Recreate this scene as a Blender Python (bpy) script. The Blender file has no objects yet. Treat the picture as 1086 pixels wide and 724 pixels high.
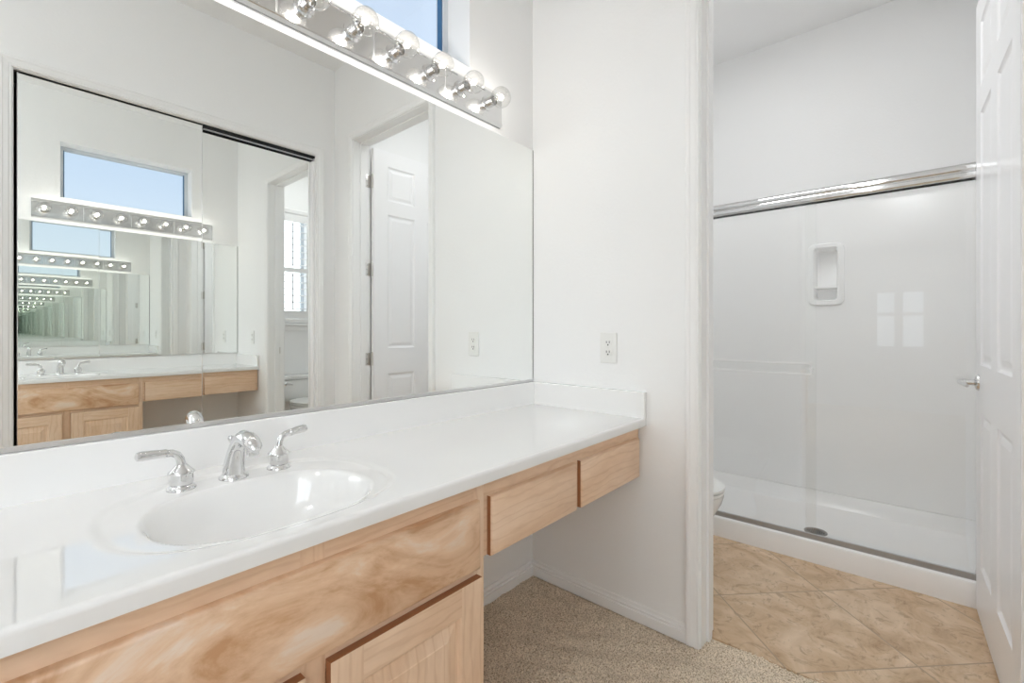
import bpy, bmesh, math, random
from mathutils import Vector, Matrix, noise
random.seed(7)
SC = bpy.context.scene
COL = SC.collection
PI = math.pi

# ------------------------------------------------------------------ camera
TH = 0.7171                      # view direction measured from the mirror wall
FPX = 488.5
cam = bpy.data.cameras.new('camera')
cam.sensor_width = 36.0
cam.lens = FPX * 36.0 / 1086.0
cam.shift_y = -13.0 / 1086.0
cam.clip_start = 0.02
co = bpy.data.objects.new('camera', cam)
COL.objects.link(co)
co.location = (0, -1.3415, 1.14)
co.rotation_euler = (PI / 2, 0, TH - PI / 2)
SC.camera = co

# ------------------------------------------------------------------ sky, exposure
SC.view_settings.view_transform = 'Standard'
SC.view_settings.look = 'None'
SC.view_settings.gamma = 1.0
SC.view_settings.use_curve_mapping = False
SC.view_settings.exposure = 0.09
SC.cycles.max_bounces = 26
SC.cycles.glossy_bounces = 24
SC.cycles.diffuse_bounces = 10
SC.cycles.transparent_max_bounces = 32
SC.cycles.transmission_bounces = 16
SC.cycles.caustics_reflective = True
SC.cycles.sample_clamp_indirect = 12.0
SC.cycles.blur_glossy = 0.05

world = bpy.data.worlds.new('sky')
SC.world = world
world.use_nodes = True
wn = world.node_tree
wn.nodes.clear()
wo = wn.nodes.new('ShaderNodeOutputWorld')
wb = wn.nodes.new('ShaderNodeBackground')
tc = wn.nodes.new('ShaderNodeTexCoord')
sx = wn.nodes.new('ShaderNodeSeparateXYZ')
rp = wn.nodes.new('ShaderNodeValToRGB')
wn.links.new(tc.outputs['Generated'], sx.inputs[0])
wn.links.new(sx.outputs['Z'], rp.inputs[0])
rp.color_ramp.elements[0].position = 0.0
rp.color_ramp.elements[0].color = (0.60, 0.66, 0.72, 1)
rp.color_ramp.elements[1].position = 1.0
rp.color_ramp.elements[1].color = (0.38, 0.48, 0.60, 1)
e = rp.color_ramp.elements.new(0.25)
e.color = (0.41, 0.51, 0.65, 1)
wn.links.new(rp.outputs[0], wb.inputs[0])
wb.inputs[1].default_value = 1.6
wn.links.new(wb.outputs[0], wo.inputs[0])

BULB_W = 0.62
ROOM_FILL_W = 15.5
SIDE_FILL_W = 21.0
DAY_W = 1.0
TOILET_FILL_W = 6.2
TWIN_W = 3.0

# ------------------------------------------------------------------ materials
def srgb(r, g, b):
    f = lambda c: (c / 255 / 12.92) if c / 255 <= 0.04045 else ((c / 255 + 0.055) / 1.055) ** 2.4
    return (f(r), f(g), f(b), 1)

def base_mat(name, col, rough=0.5, metal=0.0, spec=0.5, coat=0.0, coat_rough=0.05):
    m = bpy.data.materials.new(name)
    m.use_nodes = True
    b = m.node_tree.nodes['Principled BSDF']
    b.inputs['Base Color'].default_value = col
    b.inputs['Roughness'].default_value = rough
    b.inputs['Metallic'].default_value = metal
    b.inputs['Specular IOR Level'].default_value = spec
    b.inputs['Coat Weight'].default_value = coat
    b.inputs['Coat Roughness'].default_value = coat_rough
    return m

def add_bump(m, scale, strength, dist=0.002, detail=3.0, vary=0.0):
    nt = m.node_tree
    b = nt.nodes['Principled BSDF']
    t = nt.nodes.new('ShaderNodeTexCoord')
    n = nt.nodes.new('ShaderNodeTexNoise')
    n.inputs['Scale'].default_value = scale
    n.inputs['Detail'].default_value = detail
    nt.links.new(t.outputs['Object'], n.inputs['Vector'])
    bp = nt.nodes.new('ShaderNodeBump')
    bp.inputs['Strength'].default_value = strength
    bp.inputs['Distance'].default_value = dist
    nt.links.new(n.outputs['Fac'], bp.inputs['Height'])
    nt.links.new(bp.outputs['Normal'], b.inputs['Normal'])
    if vary > 0:
        n2 = nt.nodes.new('ShaderNodeTexNoise')
        n2.inputs['Scale'].default_value = 2.2
        nt.links.new(t.outputs['Object'], n2.inputs['Vector'])
        mx = nt.nodes.new('ShaderNodeMix')
        mx.data_type = 'RGBA'
        c = b.inputs['Base Color'].default_value
        mx.inputs['A'].default_value = (c[0] * (1 - vary), c[1] * (1 - vary), c[2] * (1 - vary), 1)
        mx.inputs['B'].default_value = (min(1, c[0] * (1 + vary)), min(1, c[1] * (1 + vary)), min(1, c[2] * (1 + vary)), 1)
        nt.links.new(n2.outputs['Fac'], mx.inputs['Factor'])
        nt.links.new(mx.outputs['Result'], b.inputs['Base Color'])
    return m

M_wall = add_bump(base_mat('orange_peel_wall', (0.855, 0.858, 0.858, 1), 0.75, spec=0.25), 75, 0.35, 0.002, 2.5, 0.012)
M_ceil = add_bump(base_mat('ceiling_paint', (0.86, 0.86, 0.86, 1), 0.85, spec=0.2), 70, 0.3, 0.002)
M_trim = add_bump(base_mat('trim_paint', (0.86, 0.86, 0.86, 1), 0.36, spec=0.4), 30, 0.008, 0.001)
M_door = add_bump(base_mat('door_paint', (0.87, 0.87, 0.88, 1), 0.28, spec=0.5), 25, 0.05, 0.001)
M_marble = add_bump(base_mat('cultured_marble', (0.85, 0.848, 0.84, 1), 0.025, spec=0.65, coat=0.6, coat_rough=0.015), 3, 0.006, 0.001, 2, 0.01)
M_acrylic = add_bump(base_mat('acrylic', (0.92, 0.92, 0.92, 1), 0.16, spec=0.5), 4, 0.03, 0.003, 2, 0.008)
M_porcelain = add_bump(base_mat('porcelain', (0.80, 0.80, 0.79, 1), 0.08, spec=0.6), 5, 0.01, 0.001)
M_chrome = add_bump(base_mat('chrome', (0.74, 0.74, 0.74, 1), 0.06, 1.0), 14, 0.03, 0.001)
M_barchrome = add_bump(base_mat('light_bar_chrome', (0.76, 0.76, 0.755, 1), 0.15, 1.0), 14, 0.02, 0.001)
M_nickel = add_bump(base_mat('brushed_hinge', (0.62, 0.60, 0.57, 1), 0.3, 1.0), 60, 0.05, 0.001)
M_alu = add_bump(base_mat('aluminium', (0.74, 0.74, 0.74, 1), 0.28, 1.0), 60, 0.03, 0.001)
M_mirror = base_mat('mirror', (0.94, 0.955, 0.942, 1), 0.0, 1.0)
M_mirror_edge = base_mat('mirror_edge', (0.12, 0.13, 0.12, 1), 0.4)
M_track = add_bump(base_mat('satin_track', (0.42, 0.42, 0.42, 1), 0.38, 0.6), 60, 0.03, 0.001)
M_bar = add_bump(base_mat('satin_chrome', (0.95, 0.95, 0.95, 1), 0.4, 0.9), 40, 0.02, 0.001)
M_edgestrip = base_mat('dark_edge_strip', (0.16, 0.155, 0.145, 1), 0.6)
M_black = base_mat('black_track', (0.012, 0.014, 0.017, 1), 0.35)
M_plastic = add_bump(base_mat('white_plastic', (0.80, 0.80, 0.78, 1), 0.3), 20, 0.02, 0.001)
M_slot = base_mat('slot', (0.05, 0.05, 0.05, 1), 0.5)
M_dark = add_bump(base_mat('drain_steel', (0.30, 0.30, 0.30, 1), 0.3, 1.0), 30, 0.05, 0.001)
M_hole = base_mat('drain_hole', (0.02, 0.02, 0.02, 1), 0.6)
M_shutter = add_bump(base_mat('shutter_paint', (0.80, 0.80, 0.80, 1), 0.35), 20, 0.02, 0.001)
M_rod = base_mat('tilt_rod_paint', (0.25, 0.25, 0.25, 1), 0.4)
M_vinyl = add_bump(base_mat('window_vinyl', (0.62, 0.66, 0.70, 1), 0.35), 20, 0.02, 0.001)
M_blueedge = base_mat('window_gasket', (0.02, 0.12, 0.26, 1), 0.4)
M_closet = add_bump(base_mat('closet_paint', (0.35, 0.35, 0.34, 1), 0.8), 40, 0.1, 0.001)
M_rooftile = base_mat('roof_tile', (0.30, 0.24, 0.20, 1), 0.8)
M_stucco = add_bump(base_mat('stucco', (0.55, 0.50, 0.43, 1), 0.85), 40, 0.3, 0.003)

def glass_mat(name, refl_lo, refl_hi, tint=(1, 1, 1, 1), blend=0.35):
    m = bpy.data.materials.new(name)
    m.use_nodes = True
    nt = m.node_tree
    nt.nodes.clear()
    o = nt.nodes.new('ShaderNodeOutputMaterial')
    mx = nt.nodes.new('ShaderNodeMixShader')
    tr = nt.nodes.new('ShaderNodeBsdfTransparent')
    tr.inputs[0].default_value = tint
    gl = nt.nodes.new('ShaderNodeBsdfGlossy')
    gl.inputs['Roughness'].default_value = 0.015
    lw = nt.nodes.new('ShaderNodeLayerWeight')
    lw.inputs['Blend'].default_value = blend
    mr = nt.nodes.new('ShaderNodeMapRange')
    mr.inputs['To Min'].default_value = refl_lo
    mr.inputs['To Max'].default_value = refl_hi
    nt.links.new(lw.outputs['Facing'], mr.inputs['Value'])
    nt.links.new(mr.outputs[0], mx.inputs[0])
    nt.links.new(tr.outputs[0], mx.inputs[1])
    nt.links.new(gl.outputs[0], mx.inputs[2])
    nt.links.new(mx.outputs[0], o.inputs[0])
    return m

M_glass = glass_mat('window_glass', 0.03, 0.35)
M_showerglass = glass_mat('shower_glass', 0.05, 0.32, (0.997, 1.0, 0.998, 1))
M_bulbglass = glass_mat('bulb_glass', 0.06, 0.85, (0.97, 0.965, 0.955, 1), 0.22)

def emis(name, col, s):
    m = bpy.data.materials.new(name)
    m.use_nodes = True
    nt = m.node_tree
    nt.nodes.clear()
    o = nt.nodes.new('ShaderNodeOutputMaterial')
    em = nt.nodes.new('ShaderNodeEmission')
    em.inputs[0].default_value = col
    em.inputs[1].default_value = s
    nt.links.new(em.outputs[0], o.inputs[0])
    return m

M_filament = emis('filament_glow', (1.0, 0.70, 0.40, 1), 9.0)
M_diffuser = emis('fill_diffuser', (1.0, 0.97, 0.93, 1), 2.0)

def wood_mat(name, axis='X', seed=0.0, burl=0.0):
    m = bpy.data.materials.new(name)
    m.use_nodes = True
    nt = m.node_tree
    b = nt.nodes['Principled BSDF']
    b.inputs['Roughness'].default_value = 0.36
    b.inputs['Specular IOR Level'].default_value = 0.45
    t = nt.nodes.new('ShaderNodeTexCoord')
    mp = nt.nodes.new('ShaderNodeMapping')
    mp.inputs['Location'].default_value = (seed, seed * 1.7, seed * 0.6)
    mp.inputs['Scale'].default_value = {'X': (1.1, 5, 5), 'Z': (5, 5, 1.1)}[axis]
    nt.links.new(t.outputs['Object'], mp.inputs['Vector'])
    # large swirling figure that bends the grain lines
    n1 = nt.nodes.new('ShaderNodeTexNoise')
    n1.inputs['Scale'].default_value = 1.1
    n1.inputs['Detail'].default_value = 3.0
    n1.inputs['Distortion'].default_value = 0.9 + burl
    nt.links.new(mp.outputs[0], n1.inputs['Vector'])
    w = nt.nodes.new('ShaderNodeTexWave')
    w.wave_type = 'BANDS'
    w.bands_direction = 'Z' if axis == 'X' else 'X'
    w.inputs['Scale'].default_value = 2.6
    w.inputs['Distortion'].default_value = 9.0 + 9 * burl
    w.inputs['Detail'].default_value = 3.0
    w.inputs['Detail Scale'].default_value = 1.3
    nt.links.new(mp.outputs[0], w.inputs['Vector'])
    n2 = nt.nodes.new('ShaderNodeTexNoise')          # fine streaks along the grain
    n2.inputs['Scale'].default_value = 16
    n2.inputs['Detail'].default_value = 5
    n2.inputs['Distortion'].default_value = 0.5
    nt.links.new(mp.outputs[0], n2.inputs['Vector'])
    r1 = nt.nodes.new('ShaderNodeValToRGB')
    el = r1.color_ramp.elements
    el[0].position = 0.28; el[0].color = srgb(224, 188, 156)
    el[1].position = 0.75; el[1].color = srgb(242, 216, 192)
    x = el.new(0.48); x.color = srgb(234, 203, 174)
    nt.links.new(n1.outputs['Fac'], r1.inputs[0])
    r2 = nt.nodes.new('ShaderNodeValToRGB')
    el = r2.color_ramp.elements
    el[0].position = 0.0; el[0].color = (0.88, 0.82, 0.76, 1)
    el[1].position = 0.22; el[1].color = (1, 1, 1, 1)
    nt.links.new(w.outputs['Fac'], r2.inputs[0])
    m1 = nt.nodes.new('ShaderNodeMix'); m1.data_type = 'RGBA'; m1.blend_type = 'MULTIPLY'
    m1.inputs['Factor'].default_value = 0.65
    nt.links.new(r1.outputs[0], m1.inputs['A'])
    nt.links.new(r2.outputs[0], m1.inputs['B'])
    r3 = nt.nodes.new('ShaderNodeValToRGB')
    el = r3.color_ramp.elements
    el[0].position = 0.3; el[0].color = (0.90, 0.87, 0.84, 1)
    el[1].position = 0.7; el[1].color = (1.0, 1.0, 1.0, 1)
    nt.links.new(n2.outputs['Fac'], r3.inputs[0])
    m2 = nt.nodes.new('ShaderNodeMix'); m2.data_type = 'RGBA'; m2.blend_type = 'MULTIPLY'
    m2.inputs['Factor'].default_value = 0.8
    nt.links.new(m1.outputs['Result'], m2.inputs['A'])
    nt.links.new(r3.outputs[0], m2.inputs['B'])
    out = m2.outputs['Result']
    if burl > 0:
        # darker brown figure and pale streaks of the sink cabinet's front board
        mpb = nt.nodes.new('ShaderNodeMapping')
        mpb.inputs['Scale'].default_value = (2.8, 4, 6.5)
        mpb.inputs['Rotation'].default_value = (0, math.radians(35), 0)
        mpb.inputs['Location'].default_value = (1.35, 0.2, 0.4)
        nt.links.new(t.outputs['Object'], mpb.inputs['Vector'])
        n4 = nt.nodes.new('ShaderNodeTexNoise')
        n4.inputs['Scale'].default_value = 1.2
        n4.inputs['Detail'].default_value = 10
        n4.inputs['Roughness'].default_value = 0.62
        n4.inputs['Distortion'].default_value = 1.9
        nt.links.new(mpb.outputs[0], n4.inputs['Vector'])
        r4 = nt.nodes.new('ShaderNodeValToRGB')
        el = r4.color_ramp.elements
        el[0].position = 0.36; el[0].color = srgb(194, 144, 102)
        el[1].position = 0.66; el[1].color = srgb(238, 220, 204)
        x = el.new(0.47); x.color = srgb(220, 182, 148)
        x = el.new(0.56); x.color = srgb(232, 198, 166)
        nt.links.new(n4.outputs['Fac'], r4.inputs[0])
        # the figure fades out to plain board towards the desk
        sp = nt.nodes.new('ShaderNodeSeparateXYZ')
        nt.links.new(t.outputs['Object'], sp.inputs[0])
        mr = nt.nodes.new('ShaderNodeMapRange')
        mr.inputs['From Min'].default_value = 0.42
        mr.inputs['From Max'].default_value = 0.72
        mr.inputs['To Min'].default_value = 0.85
        mr.inputs['To Max'].default_value = 0.25
        nt.links.new(sp.outputs['X'], mr.inputs['Value'])
        m3 = nt.nodes.new('ShaderNodeMix'); m3.data_type = 'RGBA'
        nt.links.new(mr.outputs[0], m3.inputs['Factor'])
        nt.links.new(out, m3.inputs['A'])
        nt.links.new(r4.outputs[0], m3.inputs['B'])
        out = m3.outputs['Result']
    nt.links.new(out, b.inputs['Base Color'])
    bp = nt.nodes.new('ShaderNodeBump')
    bp.inputs['Strength'].default_value = 0.08
    bp.inputs['Distance'].default_value = 0.001
    nt.links.new(n2.outputs['Fac'], bp.inputs['Height'])
    nt.links.new(bp.outputs['Normal'], b.inputs['Normal'])
    return m

M_woodX = wood_mat('maple_along', 'X', 0.3)
M_woodX2 = wood_mat('maple_drawer', 'X', 2.3)
M_woodX3 = wood_mat('maple_drawer_b', 'X', 4.7)
M_woodZ = wood_mat('maple_upright', 'Z', 1.1)
M_woodZ2 = wood_mat('maple_panel', 'Z', 3.4)
M_burl = wood_mat('maple_figured', 'X', 0.9, 0.8)
M_endgrain_gapshade = add_bump(base_mat('maple_end_grain_and_gap_shade', srgb(150, 98, 62), 0.45), 90, 0.1, 0.001, 4, 0.1)  # brown of the cut edges; on door tops also painted gap shade

def carpet_mat():
    m = base_mat('carpet', srgb(196, 184, 166), 0.95, spec=0.1)
    nt = m.node_tree
    b = nt.nodes['Principled BSDF']
    t = nt.nodes.new('ShaderNodeTexCoord')
    n = nt.nodes.new('ShaderNodeTexNoise'); n.inputs['Scale'].default_value = 210; n.inputs['Detail'].default_value = 3
    n2 = nt.nodes.new('ShaderNodeTexNoise'); n2.inputs['Scale'].default_value = 9; n2.inputs['Detail'].default_value = 2
    nt.links.new(t.outputs['Object'], n.inputs['Vector'])
    nt.links.new(t.outputs['Object'], n2.inputs['Vector'])
    r = nt.nodes.new('ShaderNodeValToRGB')
    r.color_ramp.elements[0].position = 0.34; r.color_ramp.elements[0].color = srgb(168, 150, 126)
    r.color_ramp.elements[1].position = 0.58; r.color_ramp.elements[1].color = srgb(240, 226, 206)
    nt.links.new(n.outputs['Fac'], r.inputs[0])
    mx = nt.nodes.new('ShaderNodeMix'); mx.data_type = 'RGBA'; mx.blend_type = 'MULTIPLY'; mx.inputs['Factor'].default_value = 0.35
    r2 = nt.nodes.new('ShaderNodeValToRGB')
    r2.color_ramp.elements[0].position = 0.35; r2.color_ramp.elements[0].color = (0.72, 0.70, 0.68, 1)
    r2.color_ramp.elements[1].position = 0.65
    nt.links.new(n2.outputs['Fac'], r2.inputs[0])
    nt.links.new(r.outputs[0], mx.inputs['A'])
    nt.links.new(r2.outputs[0], mx.inputs['B'])
    nt.links.new(mx.outputs['Result'], b.inputs['Base Color'])
    bp = nt.nodes.new('ShaderNodeBump'); bp.inputs['Strength'].default_value = 0.7; bp.inputs['Distance'].default_value = 0.004
    nt.links.new(n.outputs['Fac'], bp.inputs['Height'])
    nt.links.new(bp.outputs['Normal'], b.inputs['Normal'])
    return m
M_carpet = carpet_mat()

def tile_mat():
    m = base_mat('travertine_tile', srgb(205, 184, 158), 0.35, spec=0.4)
    nt = m.node_tree
    b = nt.nodes['Principled BSDF']
    t = nt.nodes.new('ShaderNodeTexCoord')
    mp = nt.nodes.new('ShaderNodeMapping')
    # grid turned 45 degrees; a grout crossing lies at (2.396,-1.034)
    mp.vector_type = 'TEXTURE'
    mp.inputs['Location'].default_value = (2.396, -1.034, 0)
    mp.inputs['Rotation'].default_value = (0, 0, PI / 4)
    mp.inputs['Scale'].default_value = (0.4525, 0.4525, 0.4525)
    nt.links.new(t.outputs['Object'], mp.inputs['Vector'])
    s = nt.nodes.new('ShaderNodeSeparateXYZ')
    nt.links.new(mp.outputs[0], s.inputs[0])
    def math_(op, a, bb=None, c=None):
        n = nt.nodes.new('ShaderNodeMath'); n.operation = op
        for i, v in enumerate((a, bb, c)):
            if v is None: continue
            if isinstance(v, (int, float)): n.inputs[i].default_value = v
            else: nt.links.new(v, n.inputs[i])
        return n.outputs[0]
    def edge(o):
        fr = math_('FRACT', o)
        d = math_('ABSOLUTE', math_('SUBTRACT', fr, 0.5))
        return math_('GREATER_THAN', d, 0.5 - 0.0062)
    g = math_('MAXIMUM', edge(s.outputs['X']), edge(s.outputs['Y']))
    # every tile gets its own piece of stone
    fx = math_('FLOOR', s.outputs['X']); fy = math_('FLOOR', s.outputs['Y'])
    cmb = nt.nodes.new('ShaderNodeCombineXYZ')
    nt.links.new(fx, cmb.inputs[0]); nt.links.new(fy, cmb.inputs[1])
    wn_ = nt.nodes.new('ShaderNodeTexWhiteNoise')
    nt.links.new(cmb.outputs[0], wn_.inputs['Vector'])
    sc = nt.nodes.new('ShaderNodeVectorMath'); sc.operation = 'SCALE'; sc.inputs['Scale'].default_value = 9.0
    nt.links.new(wn_.outputs['Color'], sc.inputs[0])
    ad = nt.nodes.new('ShaderNodeVectorMath'); ad.operation = 'ADD'
    nt.links.new(mp.outputs[0], ad.inputs[0]); nt.links.new(sc.outputs[0], ad.inputs[1])
    n1 = nt.nodes.new('ShaderNodeTexNoise'); n1.inputs['Scale'].default_value = 2.6; n1.inputs['Detail'].default_value = 10; n1.inputs['Distortion'].default_value = 1.3; n1.inputs['Roughness'].default_value = 0.6
    nt.links.new(ad.outputs[0], n1.inputs['Vector'])
    r = nt.nodes.new('ShaderNodeValToRGB')
    el = r.color_ramp.elements
    el[0].position = 0.28; el[0].color = srgb(172, 142, 109)
    el[1].position = 0.74; el[1].color = srgb(224, 202, 176)
    x = el.new(0.45); x.color = srgb(198, 170, 138)
    x = el.new(0.56); x.color = srgb(208, 183, 154)
    nt.links.new(n1.outputs['Fac'], r.inputs[0])
    n2 = nt.nodes.new('ShaderNodeTexNoise'); n2.inputs['Scale'].default_value = 5; n2.inputs['Detail'].default_value = 9; n2.inputs['Distortion'].default_value = 2.5; n2.inputs['Roughness'].default_value = 0.72
    nt.links.new(ad.outputs[0], n2.inputs['Vector'])
    r2 = nt.nodes.new('ShaderNodeValToRGB')
    r2.color_ramp.elements[0].position = 0.37; r2.color_ramp.elements[0].color = (0.58, 0.53, 0.48, 1)
    r2.color_ramp.elements[1].position = 0.47; r2.color_ramp.elements[1].color = (1, 1, 1, 1)
    nt.links.new(n2.outputs['Fac'], r2.inputs[0])
    mm = nt.nodes.new('ShaderNodeMix'); mm.data_type = 'RGBA'; mm.blend_type = 'MULTIPLY'; mm.inputs['Factor'].default_value = 0.7
    nt.links.new(r.outputs[0], mm.inputs['A']); nt.links.new(r2.outputs[0], mm.inputs['B'])
    mx = nt.nodes.new('ShaderNodeMix'); mx.data_type = 'RGBA'
    nt.links.new(g, mx.inputs['Factor'])
    nt.links.new(mm.outputs['Result'], mx.inputs['A'])
    mx.inputs['B'].default_value = srgb(166, 146, 122)
    nt.links.new(mx.outputs['Result'], b.inputs['Base Color'])
    inv = math_('SUBTRACT', 1.0, g)
    bp = nt.nodes.new('ShaderNodeBump'); bp.inputs['Strength'].default_value = 0.5; bp.inputs['Distance'].default_value = 0.002
    nt.links.new(inv, bp.inputs['Height'])
    nt.links.new(bp.outputs['Normal'], b.inputs['Normal'])
    return m
M_tile = tile_mat()

# ------------------------------------------------------------------ mesh helpers
class B:
    def __init__(self):
        self.bm = bmesh.new()
        self.mi = 0
    def quad(self, vs):
        f = self.bm.faces.new([self.bm.verts.new(v) for v in vs]); f.material_index = self.mi
        return f
    def box(self, x0, x1, y0, y1, z0, z1, bev=0.0, seg=2):
        t = bmesh.new()
        bmesh.ops.create_cube(t, size=1.0)
        for v in t.verts:
            v.co = Vector(((x0 + x1) / 2 + v.co.x * (x1 - x0), (y0 + y1) / 2 + v.co.y * (y1 - y0), (z0 + z1) / 2 + v.co.z * (z1 - z0)))
        if bev > 0:
            bmesh.ops.bevel(t, geom=list(t.edges), offset=bev, segments=seg, affect='EDGES', profile=0.5)
        self.merge(t)
        return self
    def merge(self, t, mat=None):
        vm = {}
        for v in t.verts:
            vm[v] = self.bm.verts.new(mat @ v.co if mat else v.co)
        for f in t.faces:
            nf = self.bm.faces.new([vm[v] for v in f.verts])
            nf.material_index = self.mi
        t.free()
    def lathe(self, c, prof, axis=(0, 0, 1), seg=32, closed=False):
        """profile of (radius, height along axis)"""
        q = Vector((0, 0, 1)).rotation_difference(Vector(axis).normalized())
        c = Vector(c)
        rings = []
        for r, h in prof:
            if r < 1e-6:
                rings.append([self.bm.verts.new(c + q @ Vector((0, 0, h)))])
            else:
                rings.append([self.bm.verts.new(c + q @ Vector((r * math.cos(2 * PI * i / seg), r * math.sin(2 * PI * i / seg), h))) for i in range(seg)])
        for a, b in zip(rings, rings[1:]):
            for i in range(seg):
                j = (i + 1) % seg
                if len(a) == 1 and len(b) == 1: continue
                if len(a) == 1: f = [a[0], b[j], b[i]]
                elif len(b) == 1: f = [a[i], a[j], b[0]]
                else: f = [a[i], a[j], b[j], b[i]]
                self.bm.faces.new(f).material_index = self.mi
        for ring, rev in ((rings[0], True), (rings[-1], False)):
            if len(ring) > 2 and not closed:
                self.bm.faces.new(list(reversed(ring)) if rev else ring).material_index = self.mi
        return self
    def tube(self, pts, rad, seg=16, flat=None, caps=True):
        """sweep a circle (or ellipse: flat = list of (a,b)) along points"""
        pts = [Vector(p) for p in pts]
        n = len(pts)
        if not isinstance(rad, (list, tuple)): rad = [rad] * n
        up = Vector((0, 0, 1))
        rings = []
        prev = None
        for i, p in enumerate(pts):
            d = (pts[min(i + 1, n - 1)] - pts[max(i - 1, 0)]).normalized()
            if prev is None:
                s = d.cross(up)
                if s.length < 1e-3: s = d.cross(Vector((1, 0, 0)))
                s.normalize()
            else:
                s = prev - d * prev.dot(d); s.normalize()
            prev = s
            u = s.cross(d).normalized()
            ra, rb = (rad[i], rad[i]) if flat is None else (rad[i] * flat[i][0], rad[i] * flat[i][1])
            rings.append([self.bm.verts.new(p + s * ra * math.cos(2 * PI * k / seg) + u * rb * math.sin(2 * PI * k / seg)) for k in range(seg)])
        for a, b in zip(rings, rings[1:]):
            for i in range(seg):
                j = (i + 1) % seg
                self.bm.faces.new([a[i], a[j], b[j], b[i]]).material_index = self.mi
        if caps:
            self.bm.faces.new(list(reversed(rings[0]))).material_index = self.mi
            self.bm.faces.new(rings[-1]).material_index = self.mi
        return self
    def loft(self, rings, cap0=True, cap1=True):
        rs = [[self.bm.verts.new(p) for p in r] for r in rings]
        n = len(rs[0])
        for a, b in zip(rs, rs[1:]):
            for i in range(n):
                j = (i + 1) % n
                self.bm.faces.new([a[i], a[j], b[j], b[i]]).material_index = self.mi
        if cap0: self.bm.faces.new(list(reversed(rs[0]))).material_index = self.mi
        if cap1: self.bm.faces.new(rs[-1]).material_index = self.mi
        return self
    def prism(self, poly, axis, a0, a1):
        """poly: 2-D points in the plane normal to axis; X:(y,z) Y:(x,z) Z:(x,y)"""
        def mk(p, a):
            return {'X': (a, p[0], p[1]), 'Y': (p[0], a, p[1]), 'Z': (p[0], p[1], a)}[axis]
        return self.loft([[mk(p, a0) for p in poly], [mk(p, a1) for p in poly]])
    def frame(self, o, u, v, n, p, prof, closed=False):
        """moulding swept round an opening with mitred corners. p = (u0,u1,v0,v1);
        prof = (distance out from the opening, thickness off the wall)"""
        o, u, v, n = map(Vector, (o, u, v, n))
        u0, u1, v0, v1 = p
        if closed:
            st = [(u0, v0, -1, -1), (u0, v1, -1, 1), (u1, v1, 1, 1), (u1, v0, 1, -1), (u0, v0, -1, -1)]
        else:
            st = [(u0, v0, -1, 0), (u0, v1, -1, 1), (u1, v1, 1, 1), (u1, v0, 1, 0)]
        rings = [[o + u * (a + w * da) + v * (b + w * db) + n * t for (w, t) in prof] for (a, b, da, db) in st]
        return self.loft(rings, not closed, not closed)
    def panelled(self, o, u, v, n, T, xs, zs, cells, loops, back=False):
        """slab with front face at o+..., panels pressed into the named cells"""
        o, u, v, n = map(Vector, (o, u, v, n))
        def face_side(off, nn, flip):
            def P(a, b, d): return o + u * a + v * b + n * off + nn * d
            for i in range(len(xs) - 1):
                for j in range(len(zs) - 1):
                    r = (xs[i], xs[i + 1], zs[j], zs[j + 1])
                    if (i, j) not in cells:
                        q = [P(r[0], r[2], 0), P(r[1], r[2], 0), P(r[1], r[3], 0), P(r[0], r[3], 0)]
                        self.quad(q if not flip else q[::-1])
                    else:
                        prev = None
                        for ins, dep in loops:
                            q = [P(r[0] + ins, r[2] + ins, -dep), P(r[1] - ins, r[2] + ins, -dep), P(r[1] - ins, r[3] - ins, -dep), P(r[0] + ins, r[3] - ins, -dep)]
                            if prev:
                                for k in range(4):
                                    l = (k + 1) % 4
                                    qq = [prev[k], prev[l], q[l], q[k]]
                                    self.quad(qq if not flip else qq[::-1])
                            prev = q
                        self.quad(prev if not flip else prev[::-1])
        face_side(0, n, False)
        if back: face_side(-T, -n, True)
        A, Bx, C, D = xs[0], xs[-1], zs[0], zs[-1]
        c = [(A, C), (Bx, C), (Bx, D), (A, D)]
        f = [o + u * a + v * b for a, b in c]
        k = [p - n * T for p in f]
        for i in range(4):
            j = (i + 1) % 4
            self.quad([f[j], f[i], k[i], k[j]])
        if not back: self.quad(k[::-1])
        return self

def wloc(o):
    l = Vector((0, 0, 0))
    while o is not None:
        l += o.location
        o = o.parent
    return l

def mk(name, b, mats, parent=None, smooth=None, loc=None, kind=None, label=None):
    """link the builder's mesh (in world coordinates) as ONE object; origin at the parent or at loc"""
    bm = b.bm if isinstance(b, B) else b
    bmesh.ops.remove_doubles(bm, verts=bm.verts, dist=1e-6)
    bmesh.ops.recalc_face_normals(bm, faces=bm.faces)
    off = wloc(parent) if parent else Vector(loc or (0, 0, 0))
    if parent and loc is not None:
        off = Vector(loc)
    for v in bm.verts: v.co -= off
    me = bpy.data.meshes.new(name)
    bm.to_mesh(me); bm.free()
    o = bpy.data.objects.new(name, me)
    COL.objects.link(o)
    for m in (mats if isinstance(mats, (list, tuple)) else [mats]):
        me.materials.append(m)
    if parent:
        o.parent = parent
        o.location = off - wloc(parent)
    else:
        o.location = off
    if smooth is not None:
        me.polygons.foreach_set('use_smooth', [True] * len(me.polygons))
        try: me.set_sharp_from_angle(angle=math.radians(smooth))
        except Exception: pass
    if kind: o['kind'] = kind
    if label: o['label'] = label
    return o

def thing(name, label, cat, loc, group=None):
    o = bpy.data.objects.new(name, None)
    COL.objects.link(o)
    o.location = loc
    o.empty_display_size = 0.05
    o['label'] = label; o['category'] = cat
    if group: o['group'] = group
    return o

def tag(o, label, cat, group=None):
    o['label'] = label; o['category'] = cat
    if group: o['group'] = group
    return o

def dup(root, loc, label=None):
    def rec(o, par):
        c = o.copy(); COL.objects.link(c)
        if par: c.parent = par
        for ch in list(o.children): rec(ch, c)
        return c
    r = rec(root, None)
    r.location = loc
    if label: r['label'] = label
    return r

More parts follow.
